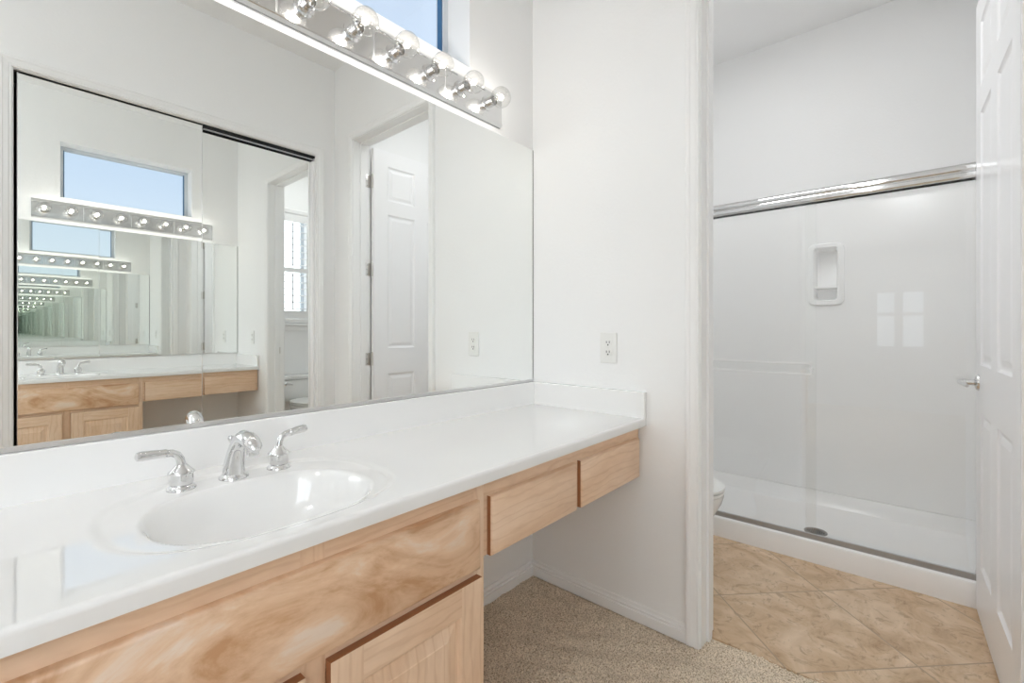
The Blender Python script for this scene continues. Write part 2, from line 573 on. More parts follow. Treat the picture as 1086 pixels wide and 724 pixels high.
# ------------------------------------------------------------------ the room (metres)
XE, XT = 1.691, 1.820          # end wall, vanity side and toilet side
YC = -1.857                    # closet wall
H = 3.03
XL = -3.1
YT = -1.64                     # toilet room's far side wall
XS = 3.44                      # back wall of the shower
W0 = 0.005                     # mirror wall face (mirror silvering is at y = 0)
D0, D1, DH = -0.768, -1.598, 2.452     # doorway between the jambs

def S(name, b, m, parent=None, smooth=None):
    return mk(name, b, m, parent, smooth, kind='structure')

# mirror wall with the high window and the toilet-room window
WX0, WX1, WZ0, WZ1 = 0.400, 1.285, 2.192, 2.632
TX0, TX1, TZ0, TZ1 = 2.02, 2.425, 1.25, 2.42
b = B()
xs = [XL - 0.15, WX0, WX1, TX0, TX1, XS + 0.15]
def wallcell(x0, x1, z0, z1): b.box(x0, x1, W0, 0.185, z0, z1)
wallcell(xs[0], WX0, -0.1, H); wallcell(WX0, WX1, -0.1, WZ0); wallcell(WX0, WX1, WZ1, H)
wallcell(WX1, TX0, -0.1, H); wallcell(TX0, TX1, -0.1, TZ0); wallcell(TX0, TX1, TZ1, H); wallcell(TX1, xs[5], -0.1, H)
S('wall_mirror_side', b, M_wall)
# end wall with the doorway
b = B()
b.box(XE, XT, D0 + 0.018, W0, -0.1, H); b.box(XE, XT, D1 - 0.018, D0 + 0.018, DH + 0.018, H); b.box(XE, XT, YC - 0.7, D1 - 0.018, -0.1, H)
S('wall_end', b, M_wall)
# closet wall with its opening
CX0, CX1, CZ = 0.092, 1.552, 2.372
b = B()
QX0, QX1, QZ0, QZ1 = -1.75, -0.45, 0.85, 2.25  # opening cut for the added fill window
b.box(XL, QX0, YC - 0.11, YC, -0.1, H); b.box(QX1, CX0 - 0.012, YC - 0.11, YC, -0.1, H); b.box(QX0, QX1, YC - 0.11, YC, -0.1, QZ0); b.box(QX0, QX1, YC - 0.11, YC, QZ1, H); b.box(CX0 - 0.012, CX1 + 0.012, YC - 0.11, YC, CZ + 0.012, H); b.box(CX1 + 0.012, XE, YC - 0.11, YC, -0.1, H)
S('wall_closet_side', b, M_wall)
b = B()
b.box(CX0 - 0.1, CX1 + 0.1, YC - 0.70, YC - 0.68, 0, 2.6); b.box(CX0 - 0.12, CX0 - 0.1, YC - 0.70, YC - 0.11, 0, 2.6)
b.box(CX1 + 0.1, CX1 + 0.12, YC - 0.70, YC - 0.11, 0, 2.6); b.box(CX0 - 0.12, CX1 + 0.12, YC - 0.70, YC - 0.11, 2.6, 2.62)
S('wall_closet_interior', b, M_closet)
# toilet room and shower walls
b = B(); b.box(XT, XS + 0.15, YT - 0.12, YT, -0.1, H); S('wall_toilet_room_side', b, M_wall)
b = B()
b.box(XS, XS + 0.15, YT, -0.990, -0.1, H); b.box(XS, XS + 0.15, -0.872, W0, -0.1, H); b.box(XS, XS + 0.15, -0.990, -0.872, -0.1, 1.318); b.box(XS, XS + 0.15, -0.990, -0.872, 1.640, H)
S('wall_shower_back', b, M_wall)
# far left end of the room: a window there lights the room and mirrors in the shower
LY0, LY1, LZ0, LZ1 = -1.48, -0.905, 0.86, 1.70
b = B()
b.box(XL - 0.15, XL, LY1, W0, -0.1, H); b.box(XL - 0.15, XL, YC - 0.11, LY0, -0.1, H)
b.box(XL - 0.15, XL, LY0, LY1, -0.1, LZ0); b.box(XL - 0.15, XL, LY0, LY1, LZ1, H)
S('wall_left', b, M_wall)
b = B(); b.box(XL - 0.15, XS + 0.15, YC - 0.72, 0.185, H, H + 0.1); S('ceiling', b, M_ceil)
# floors
b = B(); b.box(XL - 0.15, 1.775, YC - 0.72, W0, -0.1, -0.007)
S('floor', b, M_carpet)
b = B(); b.box(1.775, XS + 0.15, YT - 0.12, W0, -0.1, 0.0)
S('floor_tile', b, M_tile)

# carpet pile: a fine, uneven tufted surface with the vacuum's lanes
def carpet():
    bm = bmesh.new()
    x0, x1, y0, y1 = -0.25, 1.80, YC, W0
    st = 0.0052
    nx, ny = int((x1 - x0) / st), int((y1 - y0) / st)
    rows = []
    for j in range(ny + 1):
        row = []
        y = y0 + (y1 - y0) * j / ny
        for i in range(nx + 1):
            x = x0 + (x1 - x0) * i / nx
            edge = 1.768 + 0.035 * max(0.0, (-y - 0.79) / 0.3) * (1 if y > -1.12 else 1) 
            edge = min(edge, 1.80) + 0.006 * noise.noise(Vector((x * 20, y * 45, 3)))
            z = -0.003 + 0.0060 * noise.noise(Vector((x * 105, y * 105, 0))) + 0.0022 * random.uniform(-1, 1)
            z += 0.0026 * math.sin((x * 0.85 + y * 0.5) * 62 + 2 * noise.noise(Vector((x * 3, y * 3, 1))))
            xx, yy = x + random.uniform(-1, 1) * 0.0018, y + random.uniform(-1, 1) * 0.0018
            if x > edge: z = -0.02
            elif x < 0.825 and y > -0.45: z = -0.02
            elif x > XE - 0.02 and (y > D0 + 0.001 or y < D1): z = -0.02
            row.append(bm.verts.new((xx, min(max(yy, y0), y1), z)))
        rows.append(row)
    for j in range(ny):
        for i in range(nx):
            q = (rows[j][i], rows[j][i + 1], rows[j + 1][i + 1], rows[j + 1][i])
            if max(v.co.z for v in q) > -0.019: bm.faces.new(q)
    bmesh.ops.delete(bm, geom=[v for v in bm.verts if not v.link_faces], context='VERTS')
    me = bpy.data.meshes.new('carpet_pile'); bm.to_mesh(me); bm.free()
    me.materials.append(M_carpet)
    me.polygons.foreach_set('use_smooth', [True] * len(me.polygons))
    o = bpy.data.objects.new('carpet_pile', me); COL.objects.link(o)
    o['kind'] = 'stuff'
    tag(o, 'beige cut pile carpet on the vanity room floor', 'carpet')
carpet()

# baseboards
BP = [(0, 0), (0.014, 0), (0.014, 0.038), (0.009, 0.0395), (0.009, 0.043), (0.012, 0.046), (0.012, 0.051), (0.006, 0.0535), (0.006, 0.065), (0.004, 0.068), (0.0, 0.068)]
def base_x(name, x0, x1, y, sgn):
    b = B(); b.prism([(y + sgn * t, z - 0.004) for t, z in BP], 'X', x0, x1); S(name, b, M_trim)
def base_y(name, y0, y1, x, sgn):
    b = B(); b.prism([(x + sgn * t, z - 0.004) for t, z in BP], 'Y', y0, y1); S(name, b, M_trim)
base_x('baseboard_mirror_side', 0.822, XE - 0.013, W0, -1)
base_y('baseboard_end', D0 + 0.052, W0, XE, -1)
base_y('baseboard_end_far', YC, D1 - 0.055, XE, -1)
base_x('baseboard_closet_side', XL, CX0 - 0.066, YC, 1)
base_x('baseboard_closet_corner', CX1 + 0.066, XE, YC, 1)
base_x('baseboard_toilet_room', XT, 2.0, W0, -1)
base_x('baseboard_toilet_room_far', XT + 0.03, 2.64, YT, 1)
base_y('baseboard_toilet_room_near', D0 + 0.055, W0, XT, 1)

# ------------------------------------------------------------------ doorway: jambs, stops, casings
CP = [(0.004, 0), (0.004, 0.009), (0.009, 0.0125), (0.013, 0.0105), (0.018, 0.0135), (0.034, 0.0155), (0.038, 0.0185), (0.048, 0.0185), (0.053, 0.014), (0.054, 0)]
b = B()
b.box(XE - 0.001, XT + 0.001, D0, D0 + 0.018, -0.01, DH + 0.018)
b.box(XE - 0.001, XT + 0.001, D1 - 0.018, D1, -0.01, DH + 0.018)
b.box(XE - 0.001, XT + 0.001, D1, D0, DH, DH + 0.018)
b.box(XT - 0.078, XT - 0.040, D0 - 0.010, D0, -0.01, DH, 0.002); b.box(XT - 0.078, XT - 0.040, D1, D1 + 0.010, -0.01, DH, 0.002)
b.box(XT - 0.078, XT - 0.040, D1, D0, DH - 0.010, DH, 0.002)
jamb = S('door_2', b, M_trim)
b = B(); b.box(XT - 0.075, XT - 0.028, D0 - 0.0015, D0 + 0.001, 0.915, 0.975, 0.0005)
b.mi = 1; b.box(XT - 0.062, XT - 0.046, D0 - 0.002, D0, 0.930, 0.960)
mk('strike_plate', b, [M_nickel, M_hole], jamb, kind='structure', label='metal strike plate')
b = B(); b.frame((XE, 0, 0), (0, 1, 0), (0, 0, 1), (-1, 0, 0), (D1, D0, -0.008, DH), CP)
S('trim_1', b, M_trim)
b = B(); b.frame((XT, 0, 0), (0, 1, 0), (0, 0, 1), (1, 0, 0), (D1, D0, 0.0, DH), [(w if w < .04 else w * .6, t) for w, t in CP])
S('trim_2', b, M_trim)
# closet opening: liner, casing
b = B()
b.box(CX0 - 0.012, CX0, YC - 0.115, YC + 0.001, -0.005, CZ + 0.012); b.box(CX1, CX1 + 0.012, YC - 0.115, YC + 0.001, -0.005, CZ + 0.012)
b.box(CX0, CX1, YC - 0.115, YC + 0.001, CZ, CZ + 0.012)
S('trim_3', b, M_trim)
b = B(); b.frame((0, YC, 0), (1, 0, 0), (0, 0, 1), (0, 1, 0), (CX0, CX1, -0.005, CZ), CP)
S('trim_4', b, M_trim)

# ------------------------------------------------------------------ windows
def window(n, x0, x1, z0, z1, yf, fw=0.028, gm=None):
    fr = B()
    fr.box(x0, x1, yf, yf + 0.045, z0, z0 + fw, 0.003); fr.box(x0, x1, yf, yf + 0.045, z1 - fw, z1, 0.003)
    fr.box(x0, x0 + fw, yf, yf + 0.045, z0 + fw, z1 - fw, 0.003); fr.box(x1 - fw, x1, yf, yf + 0.045, z0 + fw, z1 - fw, 0.003)
    fr.mi = 1
    g = 0.006
    a0, a1, c0, c1 = x0 + fw, x1 - fw, z0 + fw, z1 - fw
    fr.box(a0, a0 + g, yf + 0.006, yf + 0.03, c0, c1); fr.box(a1 - g, a1, yf + 0.006, yf + 0.03, c0, c1)
    w = mk('window_%d' % n, fr, [M_vinyl, gm or M_blueedge], kind='structure')
    gl = B(); gl.box(a0, a1, yf + 0.018, yf + 0.022, c0, c1)
    mk('glass', gl, M_glass, w, kind='structure')
    return w
window(1, WX0, WX1, WZ0, WZ1, 0.135)
window(2, TX0, TX1, TZ0, TZ1, 0.145, 0.028, M_vinyl)
# far left window: frame with a centre stile
b = B()
for y0, y1, z0, z1 in ((LY0, LY1, LZ0, LZ0 + .035), (LY0, LY1, LZ1 - .035, LZ1), (LY0, LY0 + .035, LZ0, LZ1), (LY1 - .035, LY1, LZ0, LZ1), (-1.225, -1.135, LZ0, LZ1), (LY0, LY1, 1.33, 1.38)):
    b.box(XL - 0.10, XL - 0.06, y0, y1, z0, z1, 0.003)
w3 = S('window_3', b, M_trim)
b = B(); b.box(XL - 0.082, XL - 0.078, LY0 + .03, LY1 - .03, LZ0 + .03, LZ1 - .03)
mk('glass', b, M_glass, w3, kind='structure')

b = B()
for x0, x1, z0, z1 in ((QX0, QX1, QZ0, QZ0 + .04), (QX0, QX1, QZ1 - .04, QZ1), (QX0, QX0 + .04, QZ0, QZ1), (QX1 - .04, QX1, QZ0, QZ1), (-1.125, -1.075, QZ0, QZ1)):
    b.box(x0, x1, YC - 0.09, YC - 0.05, z0, z1, 0.003)
w4 = S('window_4', b, M_trim)  # unseen window, added only to let in side fill
b = B(); b.box(QX0 + .03, QX1 - .03, YC - 0.072, YC - 0.068, QZ0 + .03, QZ1 - .03)
mk('glass', b, M_glass, w4, kind='structure')

# a neighbour's tiled roof seen low through the high window
rf = thing('neighboring_house', 'neighbouring roof ridge with tan tiles seen low in the high window', 'house', (2.0, 9.0, -0.5))
b = B(); b.box(-8, 4.0, 9, 15, -0.5, 2.05); mk('wall', b, M_stucco, rf)
b = B()
b.prism([(8.6, 2.05), (12, 2.95), (15.4, 2.05)], 'X', -8.4, 4.4)
for k in range(28):
    b.tube([(-8.3 + k * 0.45, 8.6, 2.09), (-8.3 + k * 0.45, 12.0, 2.99)], 0.09, 6)
b.tube([(-8.4, 12, 3.02), (4.4, 12, 3.02)], 0.13, 8)
mk('roof', b, M_rooftile, rf)
b = B(); b.box(XL - 6, 14, 2.5, 30, -0.6, -0.5); S('ground', b, M_stucco)

# ------------------------------------------------------------------ lights
def area(name, loc, rot, sx_, sy_, w, col=(1, 1, 1)):
    l = bpy.data.lights.new(name, 'AREA'); l.shape = 'RECTANGLE'; l.size = sx_; l.size_y = sy_; l.energy = w; l.color = col
    o = bpy.data.objects.new(name, l); COL.objects.link(o); o.location = loc; o.rotation_euler = rot
    return o
area('window_daylight', (XL - 0.14, (LY0 + LY1) / 2, (LZ0 + LZ1) / 2), (0, -PI / 2, 0), LZ1 - LZ0, LY1 - LY0, DAY_W, (0.95, 0.98, 1.0))
area('side_fill_light', ((QX0 + QX1) / 2, YC - 0.12, (QZ0 + QZ1) / 2), (PI / 2, 0, 0), QX1 - QX0, QZ1 - QZ0, SIDE_FILL_W, (0.95, 0.98, 1.0))  # side fill placed behind the added window
area('toilet_window_daylight', ((TX0 + TX1) / 2, 0.215, (TZ0 + TZ1) / 2), (-PI / 2, 0, 0), TX1 - TX0, TZ1 - TZ0, TWIN_W, (0.95, 0.98, 1.0))
def fill_globe(x, y, zc, r, watts, label, col):
    t = thing('added_globe_light', label, 'pendant light', (x, y, zc))
    b = B(); b.lathe((x, y, H), [(0.06, 0), (0.06, -0.012), (0.03, -0.03), (0.006, -0.034), (0.006, zc + r - H), (0.03, zc + r - 0.005 - H), (0.03, zc + r - 0.02 - H)], seg=24); mk('stem', b, M_nickel, t, smooth=40)
    b = B(); b.lathe((x, y, zc), [(r * math.cos(q), r * math.sin(q)) for q in [(-PI / 2 + PI * k / 16) for k in range(17)]], seg=28, closed=True); mk('globe', b, M_globe, t, smooth=180)
    return t
def fill_ceiling_lamp(x, y, s, watts, label):
    t = thing('added_ceiling_light', label, 'ceiling light', (x, y, H - 0.07))
    b = B(); b.box(x - s, x + s, y - s, y + s, H - 0.035, H, 0.004); mk('housing', b, M_trim, t)
    b = B(); b.box(x - s + .02, x + s - .02, y - s + .02, y + s - .02, H - 0.07, H - 0.035, 0.01); mk('diffuser', b, M_diffuser, t)
    l = area('fill_lamp', (0, 0, -0.004), (0, 0, 0), 2 * s - .06, 2 * s - .06, watts, (0.965, 0.985, 1.0))
    l.parent = t
GR = 0.12
M_globe = emis('fill_globe_glow', (0.965, 0.985, 1.0, 1), ROOM_FILL_W / (4 * PI * PI * GR * GR))
fill_globe(-1.20, -0.95, 2.85, GR, 0, 'white globe fill light added close under the vanity room ceiling', None)  # unseen globe, added to brighten the vanity room
fill_ceiling_lamp(2.30, -0.75, 0.30, TOILET_FILL_W, 'square fill light added over the toilet room floor')  # unseen fixture, added to brighten the toilet room
# ------------------------------------------------------------------ wall mirror
mr = thing('wall_mirror', 'large frameless wall mirror above the white vanity backsplash', 'mirror', (0.8, 0, 0.9))
b = B(); b.box(-0.08, XE - 0.006, 0.0, 0.0045, 0.9085, 1.976)
for f in b.bm.faces:
    if f.normal.y == 0: f.normal_update()
o = mk('mirror_glass', b, [M_mirror, M_mirror_edge], mr)
for p in o.data.polygons:
    p.material_index = 0 if p.normal.y < -0.9 else 1
b = B(); b.box(-0.08, XE - 0.002, -0.003, 0.0045, 0.898, 0.9085, 0.0008); mk('bottom_channel', b, M_alu, mr)
b = B(); b.box(XE - 0.0055, XE - 0.001, 0.0005, 0.0045, 0.9085, 1.976); mk('edge_strip', b, M_edgestrip, mr)  # dark strip filling the gap at the mirror's right edge

# ------------------------------------------------------------------ vanity top with integral bowl
VY, VT = -0.56, 0.796
SX, SY = 0.385, -0.325
def top_z(x, y):
    dx, dy = x - SX, y - (SY + 0.012)
    r = ((abs(dx) / 0.272) ** 2.6 + (abs(dy) / (0.232 if dy > 0 else 0.212)) ** 2.6) ** (1 / 2.6)
    z = VT
    t = min(max((1.0 - r) / 0.085, 0), 1)
    z -= 0.0045 * t * t * (3 - 2 * t)
    dx, dy = x - SX, y - (SY - 0.018)
    q = ((abs(dx) / 0.212) ** 2.35 + (abs(dy) / 0.168) ** 2.35) ** (1 / 2.35)
    if q < 1:
        s = 1 - q
        d = 0.125 * (1 - (1 - min(s / 0.62, 1)) ** 2.3)
        k = min(s / 0.20, 1)
        z -= d * (k * k * (3 - 2 * k)) ** 0.6
    return z
vt = thing('vanity_counter', 'glossy white vanity counter with an oval built-in sink bowl', 'vanity counter', (0.8, -0.28, 0.766))
bm = bmesh.new()
xs = []
x = -0.08
while x < XE - 0.0205:
    xs.append(x); x += 0.004 if 0.08 < x < 0.69 else 0.03
xs.append(XE - 0.0205)
ys = []
prof = [(VY + 0.0, VT - 0.030), (VY, VT - 0.009), (VY + 0.0012, VT - 0.0045), (VY + 0.0035, VT - 0.0015), (VY + 0.008, VT + 0.0)]
y = VY + 0.012
while y < -0.001: ys.append(y); y += 0.004
ys.append(0.0)
grid = []
for (py, pz) in [(VY + 0.02, VT - 0.030)] + prof:
    grid.append([bm.verts.new((x, py, pz)) for x in xs])
for y in ys:
    grid.append([bm.verts.new((x, y, top_z(x, y))) for x in xs])
for j in range(len(grid) - 1):
    for i in range(len(xs) - 1):
        bm.faces.new((grid[j][i], grid[j][i + 1], grid[j + 1][i + 1], grid[j + 1][i]))
me_o = mk('counter_slab', bm, M_marble, vt, smooth=50)
b = B()
b.box(-0.08, XE - 0.022, VY + 0.02, VY + 0.06, VT - 0.030, VT - 0.004)
b.box(0.68, XE - 0.022, VY + 0.02, 0.0, VT - 0.030, VT - 0.004)
b.box(-0.08, 0.08, VY + 0.02, 0.0, VT - 0.030, VT - 0.004)
bb = []
for k in range(14):
    pass
mk('underside', b, M_marble, vt)
b = B(); b.box(-0.08, XE - 0.001, -0.020, 0.003, VT - 0.002, 0.897, 0.003, 3); mk('backsplash', b, M_marble, vt)
b = B(); b.box(XE - 0.021, XE - 0.0005, VY - 0.001, -0.020, VT - 0.030, 0.897, 0.003, 3); mk('side_splash', b, M_marble, vt)
b = B(); b.lathe((SX, SY - 0.01, top_z(SX, SY - 0.01) - 0.001), [(0.022, 0), (0.022, 0.003), (0.016, 0.004), (0.015, 0.002), (0.0, 0.006)], seg=28); mk('drain', b, M_chrome, vt, smooth=40)

# ------------------------------------------------------------------ faucet set
FY = -0.135
deck = VT - 0.0045
fs = thing('faucet', 'chrome widespread faucet with two lever handles behind the sink bowl', 'faucet', (0.387, FY, deck))
def handle(x, rz, tipdz, ln, label):
    t = B()
    c = Vector((x, FY, deck))
    t.lathe(c, [(0.0275, 0), (0.0275, 0.003), (0.0255, 0.006), (0.0225, 0.0085), (0.0205, 0.010), (0.0212, 0.011), (0.0222, 0.014), (0.0240, 0.024), (0.0246, 0.033), (0.0256, 0.0355), (0.0248, 0.038), (0.0205, 0.042), (0.0140, 0.049), (0.0085, 0.056), (0.0075, 0.060), (0.0, 0.061)], seg=40)
    hb = mk('handle', t, M_chrome, fs, smooth=35, loc=c, label=label)
    d = Vector((math.cos(rz), math.sin(rz), 0))
    up = Vector((0, 0, 1))
    l = B()
    l.tube([c + up * 0.052, c + up * 0.066 + d * 0.002, c + up * 0.076 + d * 0.008, c + up * 0.0815 + d * 0.017, c + up * (0.0825 ) + d * 0.029], [0.0090, 0.0082, 0.0080, 0.0080, 0.0082], 18)
    q = lambda f, h: c + up * (0.0825 + tipdz * f + h) + d * (0.027 + (ln - 0.027) * f)
    l.tube([q(0, 0), q(0.04, .0003), q(0.10, .0005), q(0.45, .0008), q(0.80, .0006), q(0.95, 0), q(1, 0)], [0.0085, 0.0098, 0.0092, 0.0105, 0.0118, 0.0100, 0.004], 20, flat=[(1, 1), (1, 1), (1.0, .95), (1.05, .9), (1.1, .85), (1.1, .85), (1, .8)])
    mk('lever', l, M_chrome, hb, smooth=40)
handle(0.284, PI + 0.05, 0.003, 0.081, 'left lever handle pointing left')
handle(0.489, 0.10, 0.006, 0.073, 'right lever handle raised to the right')
c = Vector((0.387, FY, deck))
b = B()
b.lathe(c, [(0.031, 0), (0.031, 0.003), (0.029, 0.006), (0.0265, 0.0085), (0.0245, 0.0105), (0.0, 0.0105)], seg=40)
sd = Vector((0.10, -1, 0)).normalized()
pts, rad, fl = [], [], []
for s_, (fwd, z, r, fa, fb) in enumerate([(0, 0.010, 0.0235, 1, 1.05), (0.002, 0.030, 0.0222, 1, 1.05), (0.008, 0.052, 0.0200, 1, 1.0), (0.018, 0.074, 0.0180, 1, 1.0), (0.032, 0.092, 0.0172, 1.0, 1), (0.050, 0.1005, 0.0172, 1.02, 1), (0.070, 0.0995, 0.0180, 1.05, .95), (0.088, 0.093, 0.0175, 1.05, .9), (0.101, 0.085, 0.0150, 1.05, .85), (0.108, 0.079, 0.009, 1, .8)]):
    pts.append(c + sd * fwd + Vector((0, 0, z))); rad.append(r); fl.append((fa, fb))
b.tube(pts, rad, 28, flat=fl)
b.lathe(c + sd * 0.090 + Vector((0, 0, 0.066)), [(0.011, 0), (0.0125, 0.002), (0.0125, 0.014)], seg=24)
sp = mk('spout', b, M_chrome, fs, smooth=45)
b = B(); b.lathe(c - sd * 0.014 + Vector((0, 0, 0.03)), [(0.0028, 0), (0.0028, 0.052), (0.006, 0.055), (0.0075, 0.060), (0.006, 0.065), (0.0, 0.067)], seg=18)
mk('lift_rod', b, M_chrome, fs, smooth=45)

# ------------------------------------------------------------------ sink cabinet
FF = -0.530                    # face frame plane
cb = thing('sink_cabinet', 'light maple sink cabinet with raised-panel doors under the bowl', 'cabinet', (0.385, -0.265, 0))
b = B()
x0, x1 = -0.052, 0.822
b.box(x0, x0 + 0.016, FF + 0.018, -0.001, 0.09, VT - 0.031); b.box(x1 - 0.016, x1, FF + 0.018, -0.001, 0.0, VT - 0.031)
b.box(x0, x1, FF + 0.018, -0.001, 0.09, 0.106); b.box(x0, x1, -0.008, -0.001, 0.09, 0.60)
b.box(x0, x1, FF + 0.075, FF + 0.09, 0.0, 0.09)
mk('body', b, M_woodZ, cb)
b = B()
b.box(x0, x1, FF, FF + 0.018, 0.724 - 0.012, VT - 0.031); b.box(x0, x1, FF, FF + 0.018, 0.09, 0.125)
b.box(x0, x1, FF, FF + 0.018, 0.52, 0.56)
mk('face_frame_rail', b, M_woodX, cb)
b = B()
for a, c2 in ((x0, x0 + 0.035), (0.365, 0.41), (x1 - 0.035, x1)):
    b = B(); b.box(a, c2, FF - 0.0004, FF + 0.018, 0.09, VT - 0.0312)
    mk('face_frame_stile', b, M_woodZ, cb)
def slab_front(b, x0, x1, z0, z1, yb, yf, ch=0.007):
    """drawer slab with chamfered face edges; its left edge shows darker end grain"""
    r = [[(x0, yb, z0), (x1, yb, z0), (x1, yb, z1), (x0, yb, z1)],
         [(x0, yf + ch, z0), (x1, yf + ch, z0), (x1, yf + ch, z1), (x0, yf + ch, z1)],
         [(x0 + ch * .35, yf + ch * .3, z0 + ch * .35), (x1 - ch * .35, yf + ch * .3, z0 + ch * .35), (x1 - ch * .35, yf + ch * .3, z1 - ch * .35), (x0 + ch * .35, yf + ch * .3, z1 - ch * .35)],
         [(x0 + ch, yf, z0 + ch), (x1 - ch, yf, z0 + ch), (x1 - ch, yf, z1 - ch), (x0 + ch, yf, z1 - ch)]]
    b.loft(r)
def endgrain(o):
    for p in o.data.polygons:
        if p.normal.x < -0.9: p.material_index = 1
b = B(); slab_front(b, -0.028, 0.797, 0.556, 0.722, FF, FF - 0.019, 0.008)
o = mk('false_drawer_front', b, [M_burl, M_endgrain_gapshade], cb, smooth=40); endgrain(o)
def cab_door(x0, x1, z0, z1, first):
    sw = 0.066
    b = B()
    b.panelled((0, FF - 0.020, 0), (1, 0, 0), (0, 0, 1), (0, -1, 0), 0.019, [x0, x0 + sw, x1 - sw, x1], [z0, z0 + sw, z1 - sw, z1], {(1, 1)},
               [(0, 0), (0.0035, 0.003), (0.006, 0.009), (0.012, 0.010), (0.040, 0.0035), (0.042, 0.002)])
    o = mk('door', b, [M_woodZ2, M_endgrain_gapshade, M_woodX2], cb, label=('left' if first else 'right') + ' raised-panel door')
    for p in o.data.polygons:
        c_ = p.center + Vector(wloc(o))
        if p.normal.x < -0.9 and c_.x < x0 + 0.002: p.material_index = 1
        elif p.normal.z > 0.9 and c_.z > z1 - 0.002: p.material_index = 1  # end-grain brown carried across the top paints the gap's shadow line
        elif x0 + sw < c_.x < x1 - sw and (c_.z > z1 - sw or c_.z < z0 + sw): p.material_index = 2
cab_door(-0.022, 0.365, 0.135, 0.538, True)
cab_door(0.411, 0.797, 0.135, 0.538, False)

# ------------------------------------------------------------------ knee-space drawers beside it
ds = thing('desk_drawer_apron', 'maple two-drawer apron under the counter beside the end wall', 'drawer unit', (1.25, -0.3, 0.57))
b = B()
x0, x1, z0, z1 = 0.8225, 1.683, 0.572, VT - 0.031
b.panelled((0, FF, 0), (1, 0, 0), (0, 0, 1), (0, -1, 0), 0.018, [x0, x0 + 0.03, 1.215, 1.27, x1 - 0.03, x1], [z0, 0.590, 0.712, z1], set(), [], back=True)
mk('face_frame', b, M_woodX, ds)
b = B()
b.box(x0, x0 + 0.014, FF + 0.018, -0.05, z0 + 0.01, z1 - 0.002); b.box(x1 - 0.014, x1, FF + 0.018, -0.05, z0 + 0.01, z1 - 0.002)
b.box(1.235, 1.249, FF + 0.018, -0.05, z0 + 0.01, z1 - 0.002); b.box(x0, x1, -0.05, -0.036, z0 + 0.01, z1 - 0.002)
b.box(x0, x1, FF + 0.019, -0.052, z0 + 0.010, z0 + 0.018)
mk('body', b, M_woodZ, ds)
for (a, c2, m_, lb) in ((0.835, 1.221, M_woodX2, 'drawer beside the sink cabinet'), (1.249, 1.659, M_woodX3, 'drawer beside the end wall')):
    b = B(); slab_front(b, a, c2, 0.572, 0.721, FF, FF - 0.019)
    o = mk('drawer', b, [m_, M_endgrain_gapshade], ds, smooth=40, label=lb); endgrain(o)

# ------------------------------------------------------------------ light bar and bulbs
BX0, BX1, BZ0, BZ1, BYF = 0.238, 1.462, 2.003, 2.153, -0.012
lb = thing('vanity_light_bar', 'long chrome vanity light bar mounted above the wall mirror', 'light fixture', (0.85, W0, 2.0))
b = B()
sec = [(W0 - 0.0005, BZ0), (BYF + 0.002, BZ0 + 0.0085), (BYF, BZ0 + 0.011), (BYF, BZ0 + 0.0145), (BYF + 0.0035, BZ0 + 0.017), (BYF + 0.0035, BZ1 - 0.030), (BYF, BZ1 - 0.0275), (BYF, BZ1 - 0.024), (BYF + 0.002, BZ1 - 0.022), (W0 - 0.0005, BZ1)]
b.prism(sec, 'X', BX0, BX1)
mk('backplate', b, M_barchrome, lb)
BUX = [0.306 + 0.1524 * k for k in range(8)]
b = B()
for k in (1, 3, 5):
    xx = (BUX[k] + BUX[k + 1]) / 2
    b = B()
    b.box(xx - 0.0018, xx + 0.0018, BYF + 0.001, BYF + 0.005, BZ0 + 0.016, BZ1 - 0.029)
    mk('joint_strip', b, M_alu, lb)
BZC = 2.076
def bulb_at(x, label):
    c = Vector((x, -0.086, BZC))
    t = thing('light_bulb', label, 'light bulb', c, 'clear globe bulbs on the vanity light bar')
    g = B()
    R = 0.040
    pr = [(R * math.cos(a), R * math.sin(a)) for a in [(-PI / 2 + PI * i / 22) for i in range(0, 20)]]
    pr = [(max(r, 0.0), h) for r, h in pr] + [(0.0160, 0.039), (0.0150, 0.044)]
    g.lathe(c, pr, (0, 1, 0), 36, closed=True)
    mk('globe', g, M_bulbglass, t, smooth=180)
    f = B()
    f.lathe(c + Vector((0, 0.0, 0)), [(0, -0.009), (0.003, -0.007), (0.0045, -0.003), (0.0045, 0.003), (0.003, 0.007), (0, 0.009)], (0, 1, 0), 14)
    mk('filament', f, M_filament, t, smooth=80)
    s = B()
    s.lathe(c + Vector((0, 0.014, 0)), [(0.0, 0.0), (0.004, 0.001), (0.0045, 0.012), (0.007, 0.026), (0.0, 0.027)], (0, 1, 0), 14)
    mk('glass_stem', s, M_bulbglass, t, smooth=60)
    l = bpy.data.lights.new('bulb_glow', 'POINT'); l.energy = BULB_W; l.color = (1.0, 0.965, 0.92); l.shadow_soft_size = 0.011
    lo = bpy.data.objects.new('bulb_glow', l); COL.objects.link(lo); lo.parent = t; lo.location = (0, 0.0, 0)
    return t
names = ['clear globe light bulb at the far left end of the chrome bar', 'second clear globe bulb from the left end of the bar', 'third clear globe bulb from the left end of the bar',
         'fourth clear globe bulb from the left end of the bar', 'fourth clear globe bulb from the right end of the bar', 'third clear globe bulb from the right end of the bar',
         'second clear globe bulb from the right end of the bar', 'clear globe light bulb at the right end, nearest the room corner']
b0 = bulb_at(BUX[0], names[0])
for k in range(1, 8):
    dup(b0, (BUX[k], -0.086, BZC), names[k])
